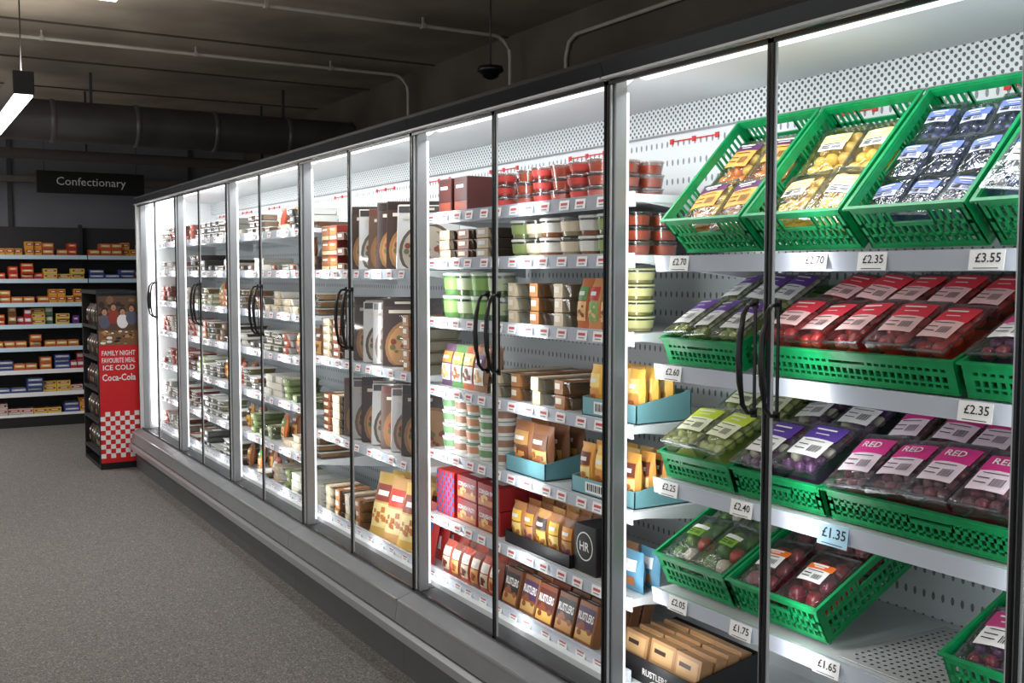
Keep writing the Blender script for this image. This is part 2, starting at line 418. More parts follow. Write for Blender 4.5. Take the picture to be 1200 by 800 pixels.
struct('floor', fl.build('floor', fm))
conc = M((152, 141, 125), .9, 0, (1.3, .28), 0, 0, .2)
ce = MB(); ce.box(-6, 3.6, -3, 12, 3.0, 3.1); struct('ceiling', ce.build('ceiling', conc))
for i, y in enumerate((3.4, 4.6, 5.95, 7.0, 8.2, 9.4)):
    t = MB(); t.box(-6, 3.5, y-.012, y+.012, 2.992, 3.0); struct('trim_%d' % (i+1), t.build('trim', M((72, 64, 54), .9)))
wr = MB(); wr.box(3.5, 3.6, -3, 12, 0, 3.0); struct('wall_right', wr.build('wall_right', M((92, 84, 74), .9, 0, (2, .2))))
wb = MB(); wb.box(-6, 3.5, 11.75, 11.85, 0, 3.0); struct('wall_back', wb.build('wall_back', M((124, 126, 134), .8, 0, (1.2, .1))))
for i, x in enumerate((.9, 1.12, 2.9)):
    t = MB(); t.box(x-.02, x+.02, 11.72, 11.75, 0, 3.0); struct('trim_%d' % (i+10), t.build('trim', M((70, 71, 76), .6)))
t = MB(); t.box(-6, 3.5, 11.66, 11.75, 2.40, 2.46); struct('trim_9', t.build('trim', M((120, 116, 112), .6)))
PIPE = M((176, 170, 158), .5, 0, (9, .1))
def conduit(label, y, z, x0, x1, drop, r=.012, mat=PIPE):
    e = thing('conduit_pipe', label, 'pipe', (x0, y, z))
    pts = [(0, 0, 0), (x1-x0-.12, 0, 0)]
    if drop:
        for k in range(1, 6): a = k/5*PI/2; pts.append((x1-x0-.12+.12*math.sin(a), 0, -.12+.12*math.cos(a)))
        pts.append((x1-x0, 0, -drop))
    m = MB(); m.tube(pts, r, 8); ob('pipe_run', m.build('pipe', mat), e)
    x = .6
    while x < x1-x0-.3:
        b = MB(); b.box(x-.01, x+.01, -r-.005, r+.005, -r-.003, r+.003); b.box(x-.005, x+.005, -.005, .005, r, 3.0-z)
        ob('bracket', b.build('pipe_bracket', mat), e); x += .95
    return e
conduit('long pale conduit crossing the ceiling at left and bending down mid-way', 7.26, 2.95, -3.5, 3.41, 1.0)
conduit('pale conduit nearer the camera, bending down above the middle cabinets', 5.75, 2.95, -3.5, 3.40, 1.0)
e = thing('conduit_pipe', 'thin pale pipe rising behind the cabinets then running right below ceiling', 'pipe', (3.484, 5.25, 1.9))
m = MB(); m.tube([(0, 0, -1.9), (0, 0, .85), (-.005, -.04, .93), (-.01, -.12, .96), (-.01, -2.4, .96)], .012, 8); ob('pipe_run', m.build('pipe', PIPE), e)
e = thing('ventilation_duct', 'large round dark metal air duct hanging below the ceiling', 'duct', (-4, 8.6, 2.62))
m = MB(); m.lathe([(.155, 0), (.155, 7.49)], 24, axis='x'); ob('duct_body', m.build('duct', M((84, 82, 82), .45, .25, (4, .15))), e)
for i in range(12):
    m = MB(); m.lathe([(.155, i*.6+.3), (.163, i*.6+.31), (.163, i*.6+.33), (.155, i*.6+.34)], 24, axis='x'); ob('duct_seam', m.build('duct_seam', M((104, 102, 102), .35, .25)), e)
for x in (3.6, 5.4, 6.9):
    m = MB(); m.box(x-.01, x+.01, -.01, .01, .15, .38); ob('hanger', m.build('duct_hanger', DKGREY), e)
e = thing('service_pipe', 'dark insulated pipe running beneath the big round duct', 'pipe', (-4, 9.5, 2.46))
m = MB(); m.lathe([(.045, 0), (.045, 7.49)], 14, axis='x'); ob('pipe_run', m.build('pipe', M((84, 80, 78), .7)), e)
for x in (3.9, 5.5, 7.0):
    m = MB(); m.box(x-.008, x+.008, -.008, .008, .04, .54); ob('hanger', m.build('duct_hanger', DKGREY), e)
e = thing('ceiling_camera', 'small round black camera dome hanging on a rod above cabinets', 'camera', (2.75, 4.85, 2.52))
m = MB(); m.lathe([(.015, .045), (.065, .038), (.07, .015), (.046, -.0), (.04, -.015), (.015, -.027)], 18); ob('dome', m.build('dome', M((22, 22, 24), .25)), e)
m = MB(); m.tube([(0, 0, .04), (0, 0, .48)], .005, 6); ob('rod', m.build('rod', DKGREY), e)
def pendant(label, x, y, L, z=2.26, w=.085, up=30, dn=22):
    e = thing('pendant_or_added_light', label, 'ceiling light', (x, y, z))  # the upper left pendant is real, the others are added, unseen lights
    m = MB(); m.box(-w/2, w/2, 0, L, 0, .1); ob('housing', m.build('pendant_housing', M((24, 24, 26), .4), bevel=.003), e)
    m = MB(); m.box(-w/2+.006, w/2-.006, .01, L-.01, -.008, .002); ob('diffuser', m.build('pendant_diffuser', M((255, 250, 240), .5, 0, None, 5.0)), e)
    for yy in (.08, L-.1):
        m = MB(); m.tube([(0, yy, .1), (0, yy, 3.0-z)], .003, 6); ob('cable', m.build('pendant_cable', BLACK), e)
    for nm, zz, rx, en in (('pendant_lamp', -.012, 0, dn), ('added_uplight', .112, PI, up)):  # upward lamp is added to brighten the ceiling
        l = bpy.data.lights.new(nm, 'AREA'); l.shape = 'RECTANGLE'; l.size = w; l.size_y = L; l.energy = en; l.color = (1, .97, .93)
        o = bpy.data.objects.new(nm, l); COL.objects.link(o); o.parent = e; o.location = (0, L/2, zz); o.rotation_euler = (rx, 0, 0)
pendant('black linear pendant light with glowing white underside at upper left', .55, 5.05, 1.5, up=12)
pendant('unseen linear light added at left to brighten floor and ceiling', -1.6, 5.0, 1.5, 2.1, up=50)  # extra light out of view, added for floor and ceiling
pendant('unseen linear light added beside the camera to light the near floor', -.6, 1.6, 1.5, 2.1, up=40)  # added out of view beside the camera to light the near floor
pendant('unseen linear light added at the far end to brighten wall shelving', -.3, 9.0, 1.5, 2.4, up=26, dn=60)  # added beyond the left edge of view to lift the back wall
e = thing('ceiling_lamp', 'small bright ceiling lamp at the top left edge', 'ceiling light', (1.07, 6.0, 2.94))
m = MB(); m.box(-.06, .06, -.04, .04, .0, .06); ob('housing', m.build('lamp_housing', BLACK, bevel=.004), e)
m = MB(); m.box(-.05, .05, -.03, .03, -.006, .001); ob('diffuser', m.build('lamp_diffuser', M((255, 252, 245), .5, 0, None, 4)), e)
e = thing('hanging_sign', 'black hanging aisle sign with white lettering above the wall shelving', 'sign', (1.77, 10.95, 2.355))
m = MB(); m.box(-.49, .49, 0, .025, -.105, .105); ob('sign_board', m.build('sign_board', M((12, 12, 13), .5), bevel=.003), e)
m = MB(); m.text('Confectionary', .11, 'y', (.0, -.002, .0), 0, None, 0); ob('lettering', m.build('sign_text', PAPER), e)
for x in (-.42, .42):
    m = MB(); m.tube([(x, .012, .1), (x, .012, .645)], .003, 6); ob('wire', m.build('sign_wire', DKGREY), e)
# ------------------------------------------------------------------ refrigerated cabinets
X0 = 1.668; XS = 1.80; XB = 2.25
YJ = [1.105+1.21*k for k in range(-1, 7)]
BACKM = dots((216, 221, 223), (120, 126, 130), 36, .17, .45)
GRILLE = dots((205, 210, 212), (66, 70, 74), 62, .31, 1.0, PI/4)
SHELFM = M((216, 220, 222), .35); STRIP = M((200, 208, 220), .25, 0, None, 0, .5)
cabspec = [
  ('refrigerated cabinet at the far right edge beside the produce cabinet', [1.53, 1.24, .93, .626], -.1, 1.085),
  ('nearest refrigerated cabinet with two glass doors holding produce in green crates', [1.53, 1.24, .93, .626], 1.10, 2.26),
  ('second refrigerated cabinet from the right, holding dips, pasties and burgers', [1.71, 1.54, 1.32, 1.06, .816, .566], 2.36, 3.66),
  ('third refrigerated cabinet from the right, holding standing pizza boxes', [1.50, 1.09, .73], 3.70, 4.90),
  ('fourth refrigerated cabinet from the right, holding trays of ready meals', [1.71, 1.50, 1.28, 1.06, .816, .566], 4.94, 6.10),
  ('fifth refrigerated cabinet from the right, second from the far end', [1.71, 1.50, 1.28, 1.06, .816, .566], 6.14, 7.30),
  ('farthest refrigerated cabinet, beside the red and black display stand', [1.71, 1.50, 1.28, 1.06, .816, .566], 7.34, 8.33)]
def hmesh():
    m = MB(); z = 1.30
    pts = [(X0-.004, 0, z+.122), (X0-.024, 0, z+.119), (X0-.038, 0, z+.10), (X0-.047, 0, z+.05), (X0-.050, 0, z), (X0-.047, 0, z-.05), (X0-.038, 0, z-.10), (X0-.024, 0, z-.119), (X0-.004, 0, z-.122)]
    m.tube(pts, [.005, .005, .006, .0075, .008, .0075, .006, .005, .005], 8)
    for s in (-1, 1): m.box(X0-.006, X0-.001, -.008, .008, z+s*.122-.01, z+s*.122+.01)
    m.box(X0-.004, X0-.001, -.004, .004, z-.12, z+.12)
    return m
DOORTRIM = M((30, 31, 34), .25); EDGE = M((200, 204, 206), .25, .2)
for k in range(7):
    label, shelves, s0, s1 = cabspec[k]
    y0, y1 = YJ[k], YJ[k+1]; org = (X0, (y0+y1)/2, 0)
    c = thing('refrigerated_cabinet', label, 'refrigerator', org)
    def part(n, m, mats, par=None, bevel=0):
        o = ob(n, m.build(n, mats, org, bevel), par or c); return o
    m = MB(); m.box(XB, XB+.04, y0, y1, .0, 2.03); part('back_panel', m, BACKM)
    m = MB(); m.box(XB-.03, XB-.001, y0, y1, 1.945, 2.03); part('air_grille', m, GRILLE)
    for q in range(2):
        yc = y0+.33+q*.6
        m = MB(); m.box(XB-.004, XB-.0005, yc-.11, yc+.11, 1.918, 1.922)
        for s in (-.11, .11, 0): m.box(XB-.0045, XB-.0005, yc+s-.008, yc+s+.008, 1.912, 1.928)
        part('load_line_mark', m, M((205, 40, 40), .6))
    m = MB(); m.box(1.69, XB+.04, y0, y1, 2.03, 2.045); part('roof_panel', m, M((210, 213, 215), .5))
    m = MB(); m.box(1.645, XB+.04, y0, y1, 2.045, 2.056); part('roof_cover', m, M((20, 21, 23), .5))
    m = MB(); m.prism([(1.645, 2.045), (1.655, 2.006), (1.70, 2.0), (1.70, 2.045)], y0+.001, y1-.001); part('header', m, M((16, 17, 19), .22))
    m = MB(); m.box(1.645, 1.664, y0+.004, y1-.004, 1.999, 2.005); part('header_trim', m, M((232, 234, 236), .3))
    m = MB(); m.prism([(1.735, 2.03), (1.735, 2.008), (1.765, 2.002), (1.80, 2.03)], y0+.04, y1-.04); part('top_light', m, LED)
    m = MB(); m.prism([(1.625, .0), (1.625, .135), (1.61, .145), (1.61, .2), (2.29, .2), (2.29, 0)], y0+.001, y1-.001); part('plinth', m, STEELD)
    m = MB(); m.prism([(1.588, .206), (1.602, .285), (1.655, .305), (1.69, .305), (1.69, .206)], y0+.0015, y1-.0015); part('front_panel', m, STEEL)
    m = MB(); m.prism([(1.585, .15), (1.572, .158), (1.572, .188), (1.588, .198), (1.612, .198), (1.612, .15)], y0, y1); part('bumper_rail', m, RAIL)
    m = MB(); m.box(1.594, 1.61, y0+.002, y1-.002, .198, .206); m.box(1.604, 1.612, y0+.002, y1-.002, .142, .15); part('dark_groove', m, BLACK)
    m = MB(); m.box(1.594, 1.604, y0+.006, y1-.006, .278, .286); part('panel_trim', m, RAIL)
    m = MB(); m.box(1.672, 1.76, y0+.004, y1-.004, .27, .306); part('air_intake', m, M((70, 72, 74), .5))
    m = MB(); m.box(1.76, XB, y0, y1, .29, .325); part('deck_pan', m, SHELFM)
    if k == 6:
        m = MB(); m.prism([(1.66, .2), (1.655, 2.04), (XB+.04, 2.04), (XB+.04, .2)], y1-.028, y1); part('end_panel', m, WHITE)
    m = MB(); m.box(1.682, 1.722, y0-.018, y0+.018, .306, 2.0); po = part('post', m, SILVER, None, .003)
    m = MB(); m.box(1.7225, 1.732, y0-.012, y0+.012, .33, 1.97); part('light_strip', m, LED, po)
    if k == 6:
        m = MB(); m.box(1.682, 1.722, y1-.05, y1-.03, .306, 2.0); part('post', m, SILVER, None, .003)
    for d in range(2):
        a = y0+.004 if d == 0 else (y0+y1)/2+.003; b = (y0+y1)/2-.003 if d == 0 else y1-.004
        m = MB()
        for p, q2 in ((a, a+.006), (b-.006, b)): m.box(X0-.003, X0+.006, p, q2, .308, 1.997)
        m.box(X0-.003, X0+.006, a, b, .308, .316); m.box(X0-.003, X0+.006, a, b, 1.986, 1.997)
        g = part('door', m, DOORTRIM)
        m = MB()
        for p in (a+.0065, b-.0115): m.box(X0+.001, X0+.006, p, p+.005, .317, 1.985)
        part('glass_edge', m, EDGE, g)
        hy = b-.032 if d == 0 else a+.032
        m = hmesh(); m.v = [(x, y+hy, z) for x, y, z in m.v]; part('handle', m, M((16, 16, 18), .3), g)
    for z in shelves:
        m = MB(); m.box(XS, XB-.01, s0, s1, z-.022, z)
        sh = part('shelf', m, SHELFM)
        m = MB(); m.prism([(XS-.006, z-.036), (XS-.012, z+.006), (XS-.002, z+.006), (XS, z-.036)], s0, s1); part('price_strip', m, STRIP, sh)
        for yb in (s0+.01, s1-.01):
            m = MB(); m.prism([(XS+.03, z-.022), (XB-.02, z-.022), (XB-.02, z-.07)], yb-.004, yb+.004)
            part('bracket', m, SHELFM, sh)
    m = MB(); m.prism([(XS-.010, .318), (XS-.016, .362), (XS-.004, .362), (XS-.004, .318)], s0, s1); part('price_strip', m, STRIP)
    def lamp(loc, rot, sx, sy, en):
        l = bpy.data.lights.new('cabinet_lamp', 'AREA'); l.shape = 'RECTANGLE'; l.size = sx; l.size_y = sy; l.energy = en*(1.12 if k > 2 else 1); l.color = (.96, .985, 1)
        o = bpy.data.objects.new('cabinet_lamp', l); COL.objects.link(o); o.parent = c
        o.location = Vector(loc)-Vector(org); o.rotation_euler = rot
    lamp((1.736, y0, 1.15), (0, -PI/2, 0), 1.6, .03, 2.7)
    lamp((1.736, (y0+y1)/2, 1.15), (0, -PI/2, 0), 1.6, .02, 2.2)
    lamp((1.77, (y0+y1)/2, 1.998), (0, R(-28), 0), .05, 1.1, 3.6)
    if k == 6: lamp((1.736, y1-.05, 1.15), (0, -PI/2, 0), 1.6, .03, 2.4)
e = thing('perforated_mat', 'perforated grey plate lying on the empty part of lowest produce shelf', 'shelf mat', (2.015, 1.495, .627))
m = MB()
m.box(-.19, .19, -.145, .145, 0, .003, 0); ob('plate', m.build('perforated_plate', M((196, 198, 200), .4), bevel=.001), e)
m = MB()
for i in range(18):
    for j in range(13):
        if i in (0, 17) and j in (0, 12): continue
        cx = -.17+i*.02; cy = -.12+j*.02
        m.add([(cx+.0045*math.cos(q*PI/3), cy+.0045*math.sin(q*PI/3), .0036) for q in range(6)], [(0, 1, 2, 3, 4, 5)])
ob('holes', m.build('plate_holes', DKGREY), e)
# ------------------------------------------------------------------ price tickets
def ticket(txt, y, z, w=.075, h=.04, col=PAPER, desc='white'):
    m = MB(); m.box(-.001, .0, -w/2, w/2, -h/2, h/2)
    t = MB(); t.text(txt, h*.62, 'f', (-.0016, -.003, .004), 0, w*.82); t.fq(-.0016, 0, -h*.4, w*.7, .0016, 0)
    return place(dict(d=.001, parts=[('card', m.build('ticket_card', col), []), ('lettering', t.build('ticket_text', INK), [])]), 'price_ticket',
        desc, 'price label', 'price tickets on the produce cabinet', Matrix.Translation((XS-.0135, y, z))@Matrix.Rotation(R(8), 4, 'Y'))
for z, lst, rn in ((1.53, [('£2.70', 2.156), ('£2.70', 1.69), ('£2.35', 1.529), ('£3.55', 1.26)], 'top'),
               (1.24, [('£2.60', 2.18), ('£2.35', 1.275)], 'second'), (.93, [('£2.25', 2.19), ('£2.40', 1.911)], 'third'),
               (.626, [('£2.05', 2.147), ('£1.75', 1.908), ('£1.65', 1.632)], 'fourth')):
    for i, (tx, y) in enumerate(lst):
        ticket(tx, y, z-.015, desc='white ticket reading %s on %s produce shelf, %s from left' % (tx, rn, ORD[i]))
o = ticket('£1.35', 1.62, .912, .085, .05, M((170, 214, 236), .6), 'pale blue offer ticket on the third produce shelf')
mt = MB(); mt.box(-.001, 0, -.026, .026, -.015, .015); mt.fq(-.0015, 0, .003, .036, .008, 1); mt.fq(-.0015, 0, -.008, .03, .003, 2)
TK = dict(d=.001, parts=[('card', mt.build('small_ticket', [PAPER, M((196, 80, 92), .6), M((120, 120, 125), .6)]), [])])
CN = {2: 'second', 3: 'third', 4: 'fourth', 5: 'fifth', 6: 'farthest'}
SN = {7: ['top', 'second', 'third', 'fourth', 'fifth', 'sixth', 'bottom'], 4: ['top', 'second', 'third', 'bottom']}
for k, stp in ((2, .1), (3, .12), (4, .14), (5, .15), (6, .16)):
    label, shelves, s0, s1 = cabspec[k]
    zs = shelves+[.355]
    for si, z in enumerate(zs):
        y = s0+.05
        while y < s1-.03:
            place(TK, 'price_ticket', 'small red and white price ticket on %s shelf edge, %s cabinet' % (SN[len(zs)][si], CN[k]), 'price label', 'tickets on %s shelf edge, %s cabinet' % (SN[len(zs)][si], CN[k]),
                  Matrix.Translation((XS-.0125, y+random.uniform(-.012, .012), z-.015))@Matrix.Rotation(R(8), 4, 'Y'))
            y += stp
# ------------------------------------------------------------------ produce crates
CR3 = k_crate(.292, .385, .078); CR28 = k_crate(.27, .385, .078); CR5 = k_crate(.55, .385, .078); CRT = k_crate(.292, .385, .125); CRB = k_crate(.292, .385, .10); CRB2 = k_crate(.27, .385, .10)
def crate(kind, label, x, y, z, tilt, packs, fillto=.373, rough=1.0, lean=0):
    M0 = Matrix.Translation((x, y, z))@Matrix.Rotation(-R(tilt), 4, 'Y')
    place(kind, 'plastic_crate', label, 'crate', 'green plastic produce crates', M0)
    pk, nm, lab, cat, grp, nx, ny, w, dz = packs
    pks = pk if isinstance(pk, list) else [pk]
    for i in range(nx):
        for j in range(ny):
            kk = pks[(i+j) % len(pks)]
            xx = .012+(i+.5)*(fillto-.012)/nx; yy = w/2-.012-(j+.5)*(w-.024)/ny
            dzz = dz+random.uniform(0, .012)
            place(kk, nm, lab+where(j, ny, 0, 1, i, nx), cat, grp, M0@Matrix.Translation((xx, yy, .006+dzz))@Matrix.Rotation(random.uniform(-.1, .1)*rough, 4, 'Z')@Matrix.Rotation(random.uniform(-.1, .1)*rough, 4, 'X')@Matrix.Rotation(-R(lean)+random.uniform(-.06, .02)*rough, 4, 'Y'))
V = lambda *c: M(c, .28, 0, None, 0, .5)
orange = V(240, 150, 40); yellow = V(246, 212, 84); blueb = V(56, 66, 120); tomred = V(216, 50, 36); tomd = V(190, 40, 32)
grg = V(196, 210, 110); purp = V(96, 44, 100); beet = V(140, 34, 44); redgrape = V(136, 42, 62); applr = V(196, 70, 50); leafg = V(140, 190, 76); leafd = V(84, 140, 50); white_v = V(240, 236, 214)
kA = k_punnet(.13, .165, .07, [orange, yellow], .018, M((96, 50, 100), .5), frac=.16, tcol=M((244, 170, 80), .6))
kB = k_punnet(.13, .165, .07, [yellow, V(240, 200, 100)], .018, M((250, 234, 150), .5), frac=.2, span=(-.05, .3), lwf=.6)
kC = k_punnet(.086, .114, .065, blueb, .0095, M((110, 130, 200), .5), frac=.2, tcol=M((200, 205, 235), .6), span=(-.1, .25))
kD = k_punnet(.13, .165, .08, [V(90, 110, 160), V(200, 205, 210)], .012, M((40, 100, 170), .5))
crate(CRT, 'green crate of orange fruit pots, leftmost on the top produce shelf', 1.895, 2.105, 1.545, 46, (kA, 'fruit_punnet', 'clear pot of orange fruit in leftmost top-shelf crate', 'fruit pack', 'orange fruit pots', 2, 2, .292, 0), .345)
crate(CRT, 'green crate of yellow fruit pots, second on the top produce shelf', 1.895, 1.79, 1.545, 46, (kB, 'fruit_punnet', 'clear pot of yellow fruit in second top-shelf crate', 'fruit pack', 'yellow fruit pots', 2, 2, .292, .0), .345)
crate(CRT, 'green crate of blueberry punnets, third on the top produce shelf', 1.895, 1.475, 1.545, 46, (kC, 'blueberry_punnet', 'clear punnet of dark blueberries in top crate', 'fruit pack', 'blueberry punnets', 3, 3, .292, .012), .36)
crate(CRT, 'green crate of blue-labelled packs at the right end of top produce shelf', 1.895, 1.16, 1.545, 46, (kD, 'fruit_punnet', 'clear blue-labelled fruit pack in rightmost top crate', 'fruit pack', 'blue labelled packs', 2, 2, .292, .04), .36)
kE = k_punnet(.085, .176, .08, [grg, white_v], .013, M((112, 72, 160), .5), frac=.34, span=(-.34, .40), lwf=.8)
kF = k_punnet(.106, .176, .08, [tomred, tomd], .019, M((228, 56, 74), .5), frac=.32, tcol=M((246, 206, 204), .6), span=(-.3, .36), lwf=.8)
kG = k_punnet(.128, .172, .08, [purp, redgrape], .014, M((200, 66, 130), .5), frac=.3, span=(-.24, .38))
crate(CR3, 'green crate of purple-labelled grape packs, leftmost on the second produce shelf', 1.835, 2.105, 1.245, 21, (kE, 'grape_pack', 'purple-labelled pack of pale grapes', 'fruit pack', 'pale grape packs', 2, 3, .292, .018), rough=1.2, lean=5)
crate(CR5, 'wide green crate full of red tomato packs on the second produce shelf', 1.835, 1.62, 1.245, 21, (kF, 'tomato_pack', 'red-labelled tomato pack in the wide crate', 'tomato pack', 'red tomato packs', 2, 5, .55, .02), rough=1.2, lean=5)
crate(CR3, 'green crate of pink-labelled packs, right end of second produce shelf', 1.835, 1.18, 1.245, 21, (kG, 'vegetable_pack', 'pink-labelled dark pack in second-shelf right crate', 'vegetable pack', 'pink labelled packs', 2, 2, .292, .02), rough=1.2, lean=5)
kH = k_punnet(.12, .18, .085, [grg, V(214, 224, 130)], .016, M((206, 226, 70), .5), frac=.26, tcol=M((242, 246, 214), .6), span=(-.24, .36))
kI = k_punnet(.13, .18, .085, [purp, white_v, redgrape], .015, M((90, 60, 156), .5), frac=.32, span=(-.28, .4))
kJ = k_punnet(.106, .184, .085, [redgrape, V(110, 60, 70)], .014, M((218, 54, 140), .5), 'RED', frac=.30, tcol=M((242, 226, 236), .6), span=(-.28, .36), lwf=.84)
crate(CR28, 'green crate of green grape packs, leftmost on the third produce shelf', 1.835, 2.12, .935, 20, (kH, 'grape_pack', 'lime-labelled pack of green grapes', 'fruit pack', 'green grape packs', 2, 2, .27, .024), rough=1.3, lean=7)
crate(CR3, 'green crate of purple-labelled packs in the middle of third produce shelf', 1.835, 1.83, .935, 20, (kI, 'grape_pack', 'purple-labelled mixed pack on third shelf', 'fruit pack', 'purple labelled packs', 2, 2, .292, .024), rough=1.3, lean=7)
crate(CR5, 'wide green crate of pink-labelled grape packs on the third produce shelf', 1.835, 1.395, .935, 20, (kJ, 'grape_pack', 'pink-labelled red grape pack', 'fruit pack', 'pink labelled red grape packs', 2, 5, .55, .026), rough=1.3, lean=7)
kK = k_punnet(.118, .172, .08, [leafg, leafd, applr, white_v], .023, M((240, 240, 234), .5), frac=.08, dome=.014, tcol=M((130, 180, 60), .6), span=(-.05, .2), lwf=.5)
kL = k_punnet(.128, .172, .08, [beet, redgrape], .022, M((240, 120, 40), .5), frac=.12, dome=.012, span=(-.16, .2), lwf=.62)
crate(CRB2, 'green crate of salad bags, leftmost on the lowest produce shelf', 1.84, 2.12, .64, 27, (kK, 'salad_bag', 'clear bag of green and red salad', 'salad bag', 'salad bags', 2, 2, .27, 0))
crate(CRB, 'green crate of dark red beetroot packs on the lowest produce shelf', 1.84, 1.82, .64, 27, (kL, 'beetroot_pack', 'dark red vegetable pack with orange label', 'vegetable pack', 'dark red vegetable packs', 2, 2, .292, 0))
crate(CRB, 'green crate in the bottom right corner of the lowest produce shelf', 1.84, 1.20, .64, 24, (kG, 'vegetable_pack', 'pink-labelled dark pack in the bottom right crate', 'vegetable pack', 'pink labelled packs low right', 2, 2, .292, 0))
# ------------------------------------------------------------------ cabinet 2
XF = 1.825
C = lambda *c: M(c, .45)
redpot = k_tub(.043, .040, PLAST, clear((250, 235, 230), .2, .5, .2), None, content=V(216, 92, 56))
redpot2 = k_tub(.043, .040, PLAST, clear((250, 235, 230), .2, .5, .2), C(170, 56, 50), content=V(190, 66, 50))
row([redpot, redpot2], 'fruit_pot', 'small clear pot of red filling, top shelf', 'pot', 'red filled pots on the top shelf', 2.58, 3.10, 5, XF, 1.71, 3, .0415, 3, 0, .006)
row([redpot2], 'fruit_pot', 'small clear red pot left of the door meeting line', 'pot', 'red pots left of the middle', 3.14, 3.26, 1, XF, 1.71, 3, .0415)
pz = k_carton(.1, .16, .13, C(70, 30, 26), C(84, 34, 28), C(150, 66, 44))
row([pz], 'food_carton', 'dark maroon carton on top shelf of second cabinet', 'carton', 'maroon cartons', 3.38, 3.64, 2, XF, 1.71, 1, 0, 2)
gpot = k_tub(.05, .062, PLAST, C(230, 230, 222), C(146, 166, 100), content=V(160, 170, 96))
cpot = k_tub(.05, .062, PLAST, clear((245, 245, 240), .12, .5, .2), C(226, 212, 184), content=V(225, 205, 160))
opot = k_tub(.05, .062, PLAST, C(236, 232, 226), C(226, 226, 220), content=V(206, 120, 60))
row([gpot, cpot, opot], 'dip_tub', 'dip tub with pale lid on second shelf', 'tub', 'dip tubs', 2.84, 3.12, 3, XF, 1.54, 2, .063, 2)
row([cpot, opot, gpot], 'dip_tub', 'cream dip tub right of centre on second shelf', 'tub', 'cream dip tubs', 2.52, 2.82, 3, XF, 1.54, 2, .063, 2)
row([redpot], 'dip_tub', 'orange dip tub at right end of second shelf', 'tub', 'orange dip tubs', 2.39, 2.50, 1, XF, 1.54, 3, .042, 2)
dtray = k_meal(.13, .16, .036, C(74, 66, 58), C(196, 176, 146), V(140, 88, 50)); dtray2 = k_meal(.13, .16, .036, C(90, 80, 70), C(120, 70, 44), V(176, 120, 60), C(226, 214, 190))
row([dtray, dtray2], 'snack_tray', 'brown shallow snack tray with pale sleeve', 'food tray', 'brown shallow snack trays', 3.2, 3.64, 3, XF, 1.54, 3, .037)
grtub = k_tub(.052, .085, C(100, 146, 84), C(208, 222, 200), C(150, 190, 110))
grtub2 = k_tub(.052, .085, PLAST, C(220, 226, 214), C(196, 206, 170), content=V(110, 140, 70))
row([grtub, grtub2], 'salad_tub', 'green salad tub on third shelf', 'tub', 'green salad tubs', 3.3, 3.64, 3, XF, 1.32, 2, .086)
row([grtub2], 'salad_tub', 'green salad tub beside the door meeting line', 'tub', 'green tubs by the middle', 3.18, 3.29, 1, XF, 1.32, 2, .086)
btray = k_meal(.12, .15, .045, PLAST, C(216, 200, 170), V(176, 116, 60), C(236, 226, 206), full=.2); btray2 = k_meal(.12, .15, .045, PLAST, C(170, 116, 70), V(150, 100, 56), C(236, 226, 206), full=.22)
row([btray, btray2], 'snack_tray', 'clear tray of brown savoury snacks on third shelf', 'food tray', 'brown snack trays', 2.72, 3.14, 3, XF, 1.32, 3, .046, 1, 0, .006)
opk = k_bag(.062, .155, .04, C(206, 116, 66), C(100, 160, 90), C(246, 200, 140), food=C(150, 90, 50)); opk2 = k_bag(.062, .155, .04, C(216, 150, 96), C(186, 60, 50), C(130, 176, 100), food=C(230, 200, 140))
row([opk, opk2], 'snack_pack', 'tall orange and green pack on third shelf', 'packet', 'orange and green packs', 2.53, 2.71, 3, XF, 1.32, 1, 0, 3, R(8))
ytub = k_tub(.05, .045, PLAST, C(206, 214, 160), C(214, 212, 150), content=V(214, 196, 120))
row([ytub], 'dip_tub', 'yellow-green dip tub stacked at right end', 'tub', 'yellow green tubs', 2.39, 2.51, 1, XF, 1.32, 4, .046)
bags = [k_bag(.1, .16, .045, C(*c), C(*d), food=C(*f)) for c, d, f in (((110, 76, 110), (240, 150, 60), (230, 180, 110)), ((90, 140, 80), (250, 210, 90), (160, 90, 50)), ((190, 100, 60), (250, 220, 140), (120, 60, 40)), ((150, 110, 80), (100, 60, 110), (220, 170, 100)))]
row(bags, 'snack_bag', 'bright snack bag on the fourth shelf', 'bag', 'snack bags', 3.3, 3.64, 4, XF, 1.06, 1, 0, 2, R(8))
row([btray, btray2], 'snack_tray', 'clear low tray of brown snacks on fourth shelf', 'food tray', 'low snack trays', 2.72, 3.26, 4, XF, 1.06, 2, .046, 2, 0, .006)
tealtray = k_disptray(.27, .2, .055, C(120, 172, 180), badge=True); tealtray2 = k_disptray(.25, .2, .055, C(106, 160, 170))
YB = [k_bag(.066, .15, .045, C(*a), C(*b), C(*c), food=C(*f)) for a, b, c, f in (((240, 190, 80), (250, 220, 130), (216, 150, 80), (170, 96, 50)), ((232, 166, 74), (120, 60, 40), (246, 224, 150), (190, 120, 60)), ((232, 196, 120), (232, 120, 50), (170, 110, 60), (236, 206, 140)))]
def tray_row(tk, tlabel, y, z, w, kinds, n, nm, lab, cat, grp, dr=2, tilt=0, lift=.004):
    place(tk, 'display_tray', tlabel, 'display tray', None, Matrix.Translation((XF-.006, y, z+.001)))
    row(kinds, nm, lab, cat, grp, y-w/2+.008, y+w/2-.008, n, XF+.004, z+lift, 1, 0, dr, tilt)
tray_row(tealtray, 'teal card display tray on the fourth shelf at right', 2.51, 1.06, .27, YB, 4, 'snack_pack', 'upright yellow snack pack in teal tray, fourth shelf', 'packet', 'yellow snack packs', 3)
